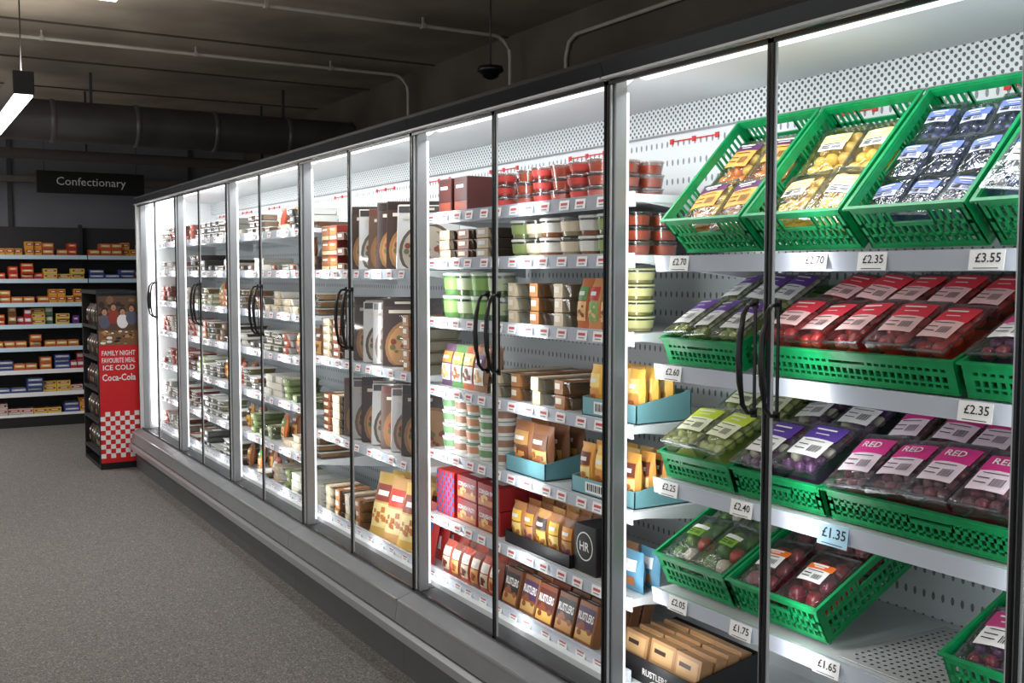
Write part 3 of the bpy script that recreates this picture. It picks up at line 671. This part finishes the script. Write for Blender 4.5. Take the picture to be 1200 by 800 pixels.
wt = k_tub(.048, .05, C(228, 230, 226), C(220, 226, 220), C(120, 160, 116)); wt2 = k_tub(.048, .05, C(228, 230, 226), C(120, 146, 120), C(210, 150, 116)); wt3 = k_tub(.048, .05, C(228, 226, 216), C(206, 214, 216), C(160, 124, 104))
row([wt, wt3, wt2], 'yogurt_pot', 'white and green pot on fifth shelf', 'pot', 'white and green pots', 3.16, 3.64, 5, XF, .816, 4, .051)
pbag = k_bag(.12, .17, .055, C(160, 104, 62), C(206, 156, 92), C(120, 70, 44), food=C(210, 150, 84)); pbag2 = k_bag(.12, .17, .055, C(134, 86, 52), C(120, 74, 46), C(216, 170, 100), food=C(150, 90, 48))
tray_row(tealtray2, 'teal card display tray with pastry bags, fifth shelf', 2.98, .816, .25, [pbag, pbag2], 2, 'pastry_bag', 'brown pastry bag in teal tray', 'bag', 'pastry bags', 3)
tray_row(k_disptray(.32, .2, .05, C(120, 172, 180), badge=True), 'wide teal display tray with barcode, fifth shelf right', 2.54, .816, .32, [YB[1], YB[0], YB[2]], 4, 'snack_pack', 'upright orange snack pack in teal tray, fifth shelf', 'packet', 'orange snack packs', 3)
chk = MB(); chk.box(-.05, .05, -.07, .07, 0, .17)
cp = MB()
for i in range(8):
    for j in range(9): cp.fq(-.0508, -.0613+i*.0175, .0125+j*.018, .0175, .018, (i+j) % 2)
CHK = dict(d=.1, parts=[('carton', chk.build('check_box', C(200, 40, 36), bevel=.002), []), ('printed_panel', cp.build('check_print', [C(206, 40, 36), C(70, 90, 150)]), [])])
row([CHK], 'food_carton', 'red and blue checked carton on the sixth shelf', 'carton', None, 3.50, 3.65, 1, XF, .566)
pasty = k_carton(.155, .12, .085, C(150, 30, 34), C(160, 30, 34), C(196, 130, 70), 'CORNISH PASTY', spots=C(226, 186, 120))
row([pasty], 'pasty_box', 'dark red pasty box with white lettering', 'box', 'pasty boxes', 3.16, 3.49, 2, XF, .566, 2, .087, 2)
brd = k_bag(.078, .14, .05, C(176, 116, 62), C(240, 196, 70), C(236, 206, 120), food=C(170, 104, 50)); brd2 = k_bag(.078, .14, .05, C(130, 84, 50), C(226, 150, 60), C(190, 140, 80), food=C(120, 66, 96)); brd3 = k_bag(.078, .14, .05, C(190, 140, 80), C(60, 40, 36), C(236, 190, 80), food=C(150, 90, 44))
tray_row(k_disptray(.40, .2, .04, C(28, 26, 28)), 'black display tray of bread bags on the sixth shelf', 2.91, .566, .40, [brd, brd2, brd3], 5, 'bread_bag', 'yellow and brown bread bag, sixth shelf', 'bag', 'bread bags', 3)
bkb = MB(); bkb.box(-.05, .05, -.06, .06, 0, .15)
bkp = MB()
for rr_, mi, ee in ((.045, 0, 0), (.041, 1, .0005)): bkp.add([(-.0508-ee, rr_*math.cos(2*PI*q/24), .085+rr_*math.sin(2*PI*q/24)) for q in range(24)], [tuple(range(23, -1, -1))], mi)
bkp.text('HR', .04, 'f', (-.052, 0, .085), 0)
row([dict(d=.1, parts=[('carton', bkb.build('black_box', C(22, 22, 24), bevel=.003), []), ('printed_roundel', bkp.build('roundel', [PAPER, C(22, 22, 24)]), [])])], 'snack_box', 'black snack box with white lettered roundel', 'box', None, 2.58, 2.70, 1, XF, .566)
blb = k_bag(.09, .12, .05, C(84, 140, 170), C(220, 224, 226), C(160, 100, 60)); blb2 = k_bag(.09, .12, .05, C(150, 110, 80), C(80, 140, 180), C(220, 190, 140))
row([blb2, blb], 'snack_bag', 'blue snack bag at right end of sixth shelf', 'bag', 'blue snack bags', 2.37, 2.57, 2, XF, .566, 1, 0, 2)
spk = k_bag(.075, .13, .05, C(190, 76, 56), C(236, 226, 214), C(220, 206, 180), food=C(110, 50, 36)); spk2 = k_bag(.075, .13, .05, C(136, 70, 54), C(230, 220, 206), C(220, 160, 90), food=C(160, 80, 50))
row([spk, spk2], 'sausage_pack', 'red and white packet on the bottom deck', 'packet', 'red and white packets', 3.2, 3.64, 6, XF, .327, 1, 0, 3, R(10))
BG = [k_carton(.1, .04, .13, C(*a), C(*b), C(*c), 'RUSTLERS', spots=C(*d)) for a, b, c, d in (((120, 76, 48), (44, 32, 30), (200, 150, 90), (150, 84, 44)), ((150, 100, 64), (84, 54, 90), (216, 176, 110), (140, 80, 50)), ((130, 70, 48), (96, 44, 34), (226, 180, 90), (130, 66, 40)))]
row(BG, 'burger_box', 'burger box with brown food print and white lettering', 'box', 'burger boxes', 2.62, 3.18, 5, XF+.01, .327, 1, 0, 5, R(14), .004)
bm1 = MB(); bm1.box(-.02, .02, -.055, .055, 0, .11); bm1.fq(-.0208, 0, .075, .09, .05, 1); bm1.fq(-.0212, 0, .03, .09, .02, 2); bm1.fq(-.0216, .01, .08, .05, .012, 2)
BUN = dict(d=.04, parts=[('sleeve', bm1.build('bun_sleeve', [C(176, 134, 92), C(206, 166, 116), C(60, 40, 34)], bevel=0), [])])
place(k_disptray(.36, .24, .07, C(24, 23, 25), 'RUSTLERS', M((190, 188, 184), .6)), 'display_tray', 'black display tray with white lettering and burger sleeves, bottom deck', 'display tray', None, Matrix.Translation((XF-.006, 2.30, .328)))
row([BUN], 'burger_sleeve', 'tan card burger sleeve standing in the black lettered tray', 'packet', 'tan burger sleeves', 2.13, 2.47, 3, XF+.012, .333, 1, 0, 4, R(12), .004)
# ------------------------------------------------------------------ cabinet 3
G = lambda *c: M(c, .25, 0, None, 0, .6)
crust = G(140, 100, 64); cheese = G(166, 124, 80); dk = G(34, 24, 24)
pzA = k_pizza(.26, .29, .026, G(56, 42, 38), crust, cheese, dk); pzB = k_pizza(.26, .27, .026, G(178, 176, 174), G(110, 86, 70), G(150, 118, 92), G(90, 84, 84)); pzC = k_pizza(.26, .27, .026, G(92, 70, 58), crust, G(150, 104, 70), G(96, 50, 44)); pzD = k_pizza(.26, .27, .026, G(196, 196, 194), G(90, 80, 70), G(170, 160, 146), G(60, 56, 58))
def fan(kinds, label, group, ya, yb, n, z, ang=56):
    for i in range(n):
        y = yb-(i+.5)*(yb-ya)/n
        place(kinds[i % len(kinds)], 'pizza_box', label+where(i, n), 'pizza box', group,
              Matrix.Translation((XF+.115, y, z+.003))@Matrix.Rotation(R(ang+random.uniform(-4, 4)), 4, 'Z')@Matrix.Rotation(R(random.uniform(3, 9)), 4, 'Y'))
fan([pzA, pzD, pzC, pzA], 'upright pizza box, upper shelf', 'upper pizza boxes', 3.90, 4.50, 6, 1.50)
fan([pzB, pzA, pzD], 'upright pale pizza box, second shelf', 'grey pizza boxes', 4.04, 4.58, 5, 1.09)
fan([pzC, pzB, pzA, pzD], 'upright pizza box on third shelf', 'third shelf pizza boxes', 3.86, 4.60, 7, .73)
sm = [k_carton(.1, .1, .07, C(120, 76, 46), C(150, 96, 56), C(206, 180, 140)), k_carton(.1, .1, .07, C(140, 50, 40), C(186, 116, 60), C(206, 180, 140)), dtray2]
row(sm, 'snack_carton', 'small brown carton on upper shelf of pizza cabinet', 'carton', 'small brown cartons', 4.56, 4.88, 3, XF, 1.50, 3, .071)
row([btray2, btray], 'snack_tray', 'beige tray stacked right of the pale pizza boxes', 'food tray', 'beige stacked trays', 3.72, 3.98, 2, XF, 1.09, 5, .046)
row([dtray, dtray2], 'snack_tray', 'stacked brown tray left of the pale pizza boxes', 'food tray', 'brown stacked trays', 4.62, 4.88, 2, XF, 1.09, 5, .037)
row([dtray2, dtray], 'snack_tray', 'stacked brown tray left of third shelf pizzas', 'food tray', 'third shelf stacked trays', 4.64, 4.88, 2, XF, .73, 5, .037)
yb = k_bag(.17, .28, .06, C(222, 184, 100), C(150, 70, 56), C(236, 216, 150), food=C(190, 120, 60)); yb2 = k_bag(.17, .28, .06, C(200, 156, 104), C(190, 70, 56), C(220, 190, 140), food=C(160, 96, 54)); rb = k_bag(.14, .24, .05, C(190, 50, 46), C(60, 100, 160), PAPER)
row([yb, yb2], 'pasta_bag', 'large yellow food bag on the bottom deck', 'bag', 'large yellow bags', 3.9, 4.34, 3, XF, .327, 1, 0, 3, R(14), rz=R(14))
row([rb], 'pasta_bag', 'red and blue bag beside the cabinet post', 'bag', 'red and blue bags', 3.73, 3.88, 1, XF, .327, 1, 0, 3, R(10))
row([btray, btray2], 'snack_tray', 'clear tray stacked on bottom deck of pizza cabinet', 'food tray', 'deck trays in pizza cabinet', 4.38, 4.88, 4, XF, .327, 3, .046)
# ------------------------------------------------------------------ cabinets 4-6
tr_w = C(216, 216, 212); tr_b = C(60, 58, 56); tr_g = C(140, 140, 136)
pal = {4: [((196, 180, 150), (150, 104, 70)), ((134, 100, 76), (176, 126, 80)), ((206, 204, 192), (160, 136, 84)), ((130, 146, 96), (170, 156, 96)), ((90, 86, 80), (156, 104, 66)), ((166, 86, 66), (166, 114, 76)), ((196, 204, 176), (130, 150, 86))],
       5: [((196, 182, 160), (130, 90, 66)), ((120, 98, 84), (150, 96, 66)), ((210, 206, 196), (156, 114, 90)), ((170, 114, 84), (180, 130, 86)), ((110, 110, 106), (130, 92, 70)), ((144, 154, 106), (150, 134, 80))],
       6: [((196, 106, 92), (160, 70, 60)), ((196, 184, 172), (176, 92, 82)), ((170, 80, 68), (180, 96, 84)), ((120, 90, 82), (150, 76, 64)), ((206, 200, 188), (140, 80, 70))]}
desc = {4: 'ready meal tray in the fourth cabinet', 5: 'ready meal tray in the fifth cabinet', 6: 'meat or meal tray in the farthest cabinet'}
shn = ['top', 'second', 'third', 'fourth', 'fifth', 'sixth', 'bottom']
for k in (4, 5, 6):
    kinds = [k_meal1(.14, .17, .036, random.choice([tr_w, tr_b, tr_g, PLAST]), C(*a), V(*b), C(216, 208, 192) if random.random() < .5 else PAPER, full=random.choice([.2, .32, .46])) for a, b in pal[k]]
    kinds += [k_flat(.14, .17, .036, V(*b), random.choice([tr_w, tr_w, C(206, 214, 204), C(*a)]), random.choice([PAPER, PAPER, C(220, 212, 198)]), random.choice([.3, .5, .7])) for a, b in pal[k]]
    label, shelves, s0, s1 = cabspec[k]
    for si, z in enumerate(shelves+[.327]):
        pool = random.sample(kinds, 4)
        for i in range(8):
            w = (s1-s0-.01)/8; y = s1-.005-(i+.5)*w; kk = pool[(i//2+random.randrange(2)) % 4]
            sty = random.random()
            if sty < .88 or k == 6:
                for s in range(random.choice([1, 2, 3, 3])):
                    place(kk, 'meal_tray', '%s, on its %s shelf' % (desc[k], shn[si]), 'food tray', '%s shelf meal trays, %s cabinet' % (shn[si], CN[k]),
                      Matrix.Translation((XF+.085+random.uniform(0, .02), y, z+.0015+s*.037))@Matrix.Rotation(random.uniform(-.08, .08), 4, 'Z'))
            else:
                for s in range(2):
                    place(random.choice([brd, brd2, brd3, opk, spk, pbag2]), 'food_bag', 'upright food bag on %s shelf of the %s cabinet' % (shn[si], CN[k]), 'bag', 'upright bags, %s shelf, %s cabinet' % (shn[si], CN[k]),
                      Matrix.Translation((XF+.04+s*.07, y, z+.002))@Matrix.Rotation(R(8), 4, 'Y'))
# ------------------------------------------------------------------ wall shelving at the back
GY = 11.15
def conf1(a, b, w=.072, h=.075):
    m = MB(); d = .14
    m.box(-w/2, w/2, 0, d, 0, h); m.yq(0, -.0008, h*.62, w*.86, h*.4, 1); m.yq(0, -.0016, h*.62, w*.5, h*.14, 2)
    m.tq(0, d/2, h+.001, w*.8, d*.8, 1)
    return m.build('sweet_carton', [C(*a), C(*b), PAPER], bevel=0)
CF = [conf1(a, b, ww, hh) for (a, b), ww, hh in zip((((94, 50, 120), (130, 80, 160)), ((190, 40, 40), (226, 190, 80)), ((222, 160, 60), (180, 60, 40)), ((60, 76, 140), (190, 194, 204)), ((120, 72, 46), (204, 170, 110)), ((190, 90, 56), (226, 200, 110)), ((176, 36, 52), (222, 222, 222)), ((214, 194, 90), (180, 60, 50)), ((180, 44, 44), (226, 140, 66)), ((76, 110, 84), (216, 210, 180)), ((200, 196, 186), (180, 50, 50))),
      (.06, .11, .07, .14, .07, .1, .06, .12, .08, .07, .11), (.08, .05, .065, .045, .09, .06, .075, .05, .06, .085, .055))]
CH = [max(v.co.z for v in m.vertices) for m in CF]; CWD = [2*max(v.co.x for v in m.vertices) for m in CF]
GZ = [1.66, 1.43, 1.20, .99, .77, .55, .33, .12]
for gi, gx in enumerate((.75, 1.75)):
    e = thing('shelving_unit', ['left confectionery wall shelving bay filled with coloured boxes', 'right confectionery wall shelving bay behind the red display stand'][gi], 'shelving', (gx, GY, 0))
    m = MB(); m.box(0, .998, .46, .48, 0, 1.95); ob('back_board', m.build('gondola_back', M((54, 54, 58), .6)), e)
    m = MB(); m.box(0, .998, .0, .46, 0, .1); ob('base', m.build('gondola_base', M((26, 26, 28), .5), bevel=.003), e)
    for x in (.0, .983):
        m = MB(); m.box(x, x+.015, .40, .46, 0, 1.98); ob('upright', m.build('gondola_post', DKGREY), e)
    for z in GZ:
        m = MB(); m.box(.004, .994, .02, .46, z-.02, z); s = ob('shelf', m.build('gondola_shelf', M((46, 46, 50), .5)), e)
        m = MB(); m.box(.004, .994, .006, .02, z-.036, z+.004); ob('price_strip', m.build('gondola_strip', M((196, 222, 238) if z > .6 else (236, 238, 240), .5)), s)
    for zi, z in enumerate(GZ):
        x = .02; ci = random.randrange(11)
        while x < .97:
            if random.random() < .45: ci = random.randrange(11)
            ww = CWD[ci]
            if x+ww > .98: break
            for s in range(random.choice([1, 1, 2, 2]) if CH[ci] > .07 else random.choice([1, 2, 2, 3]) if CH[ci] < .056 else random.choice([1, 2])):
                o = ob('sweet_box', CF[ci]); o.location = (gx+x+ww/2, GY+.035+random.uniform(0, .05), z+.001+s*(CH[ci]+.001))
                tag(o, 'small bright confectionery box on the %s shelf of the %s wall bay' % (['top', 'second', 'third', 'fourth', 'fifth', 'sixth', 'seventh', 'lowest'][zi], ['left', 'right'][gi]), 'box', 'sweet boxes, %s shelf, %s bay' % (ORD[zi], ['left', 'right'][gi]))
            x += ww+random.choice([.004, .004, .006, .03])
# ------------------------------------------------------------------ red display stand
sx0, sx1, sy0, sy1, sh = 1.375, 1.67, 8.42, 9.12, 1.33
e = thing('display_stand', 'freestanding black snack stand with red advertising end panel', 'display stand', (sx0, sy0, 0))
def sp(n, m, mats, par=None, bevel=0): return ob(n, m.build(n, mats, (sx0, sy0, 0), bevel), par or e)
m = MB(); m.box(sx0, sx1, sy0, sy0+.02, .03, sh); sp('end_panel', m, BLACK, None, .002)
m = MB(); m.box(sx0, sx1, sy1-.02, sy1, .03, sh); sp('end_panel', m, BLACK, None, .002)
m = MB(); m.box(sx1-.015, sx1, sy0+.02, sy1-.02, .03, sh); sp('back_panel', m, BLACK)
m = MB(); m.box(sx0, sx1, sy0, sy1, 0, .03); sp('base', m, BLACK)
m = MB(); m.box(sx0-.005, sx1+.002, sy0-.005, sy1, sh, sh+.03); sp('top_cap', m, BLACK, None, .003)
pm = MB(); cx = (sx0+sx1)/2; w = sx1-sx0-.012; y = sy0-.002
RED = M((214, 24, 32), .5)
pm.yq(cx, y, .68, w, 1.26, 0)
pm.yq(cx, y-.001, 1.13, w, .37, 1)
nc = 8; cw = w/nc
for i in range(nc):
    for j in range(10):
        if (i+j) % 2 == 0: pm.yq(cx-w/2+(i+.5)*cw, y-.001, .085+(j+.5)*cw, cw, cw, 2)
for t, z, s in (('FAMILY NIGHT', .885, .052), ('FAVOURITE MEAL', .83, .052), ('ICE COLD', .775, .052), ('Coca-Cola', .70, .07)): pm.text(t, s, 'y', (cx, y-.0015, z), 2, w*.86, .02)
rs = random.Random(4)
def bl(a, b, r, mi, e, sq=1):
    pm.add([(cx+max(-w/2, min(w/2, a+r*math.cos(2*PI*k/14))), y-.0012-.0002*e, b+r*sq*math.sin(2*PI*k/14)) for k in range(14)], [tuple(range(14))], mi)
for q in range(26): bl(rs.uniform(-.13, .13), rs.uniform(1.14, 1.29), rs.uniform(.012, .03), rs.choice([1, 6, 8, 8]), 1+q*.03, rs.uniform(.5, 1.4))
for (a, b, cc) in ((-.095, 1.2, 7), (-.03, 1.235, 5), (.035, 1.2, 2), (.1, 1.225, 7)):
    bl(a, b-.075, .042, cc, 3+a, 1.3); bl(a, b+.006, .024, 6, 4, 1.1); bl(a, b-.006, .018, 3, 5, 1.25); bl(a, b-.013, .006, 5, 5.5, .5)
pm.yq(cx, y-.0026, 1.0, w, .11, 8)
for q in range(34): bl(rs.uniform(-.12, .12), 1.01+rs.uniform(-.055, .04), rs.uniform(.008, .022), rs.choice([2, 5, 4, 6, 4]), 8+q*.1, .5)
po = sp('poster', pm, [RED, C(92, 64, 46), PAPER, C(190, 138, 106), C(190, 140, 76), C(150, 54, 40), C(44, 30, 26), C(86, 92, 112), C(128, 92, 62)])
po['label'] = 'red poster with a photo above white lettering and checks'
for z in (.12, .36, .6, .84, 1.08):
    m = MB(); m.box(sx0, sx1-.015, sy0+.02, sy1-.02, z-.012, z); s = sp('shelf', m, DKGREY)
    m = MB(); m.box(sx0-.004, sx0, sy0+.02, sy1-.02, z-.014, z+.01); sp('shelf_lip', m, M((40, 34, 36), .5), s)
sbag = [k_bag(.1, .17, .05, C(*a), C(*b), C(*c)) for a, b, c in (((44, 34, 32), (90, 50, 40), (120, 96, 60)), ((70, 62, 48), (110, 104, 90), (50, 40, 36)), ((60, 34, 34), (90, 76, 56), (44, 38, 38)), ((36, 38, 44), (80, 60, 46), (120, 104, 70)))]
for i, z in enumerate((.12, .36, .6, .84, 1.08)):
    row([sbag[(i+q) % 4] for q in (0, 2, 1, 3, 0)], 'snack_bag', 'snack bag on %s shelf of the stand' % ORD[i], 'bag', 'snack bags on the display stand', sy0+.03, sy1-.03, 6, sx0+.012, z, 1, 0, 2, R(5), .004)
# ------------------------------------------------------------------ world, camera
w = bpy.data.worlds.new('world'); bpy.context.scene.world = w; w.use_nodes = True
w.node_tree.nodes['Background'].inputs[0].default_value = (.95, .97, 1, 1)
w.node_tree.nodes['Background'].inputs[1].default_value = .75
cam = bpy.data.cameras.new('camera'); co = bpy.data.objects.new('camera', cam); COL.objects.link(co)
cam.sensor_width = 36; cam.lens = 37.2; cam.clip_start = .02
co.location = (0, 0, 1.49); co.rotation_euler = (R(90-3.7), 0, R(-30.7))
bpy.context.scene.camera = co
bpy.context.scene.view_settings.view_transform = 'Standard'
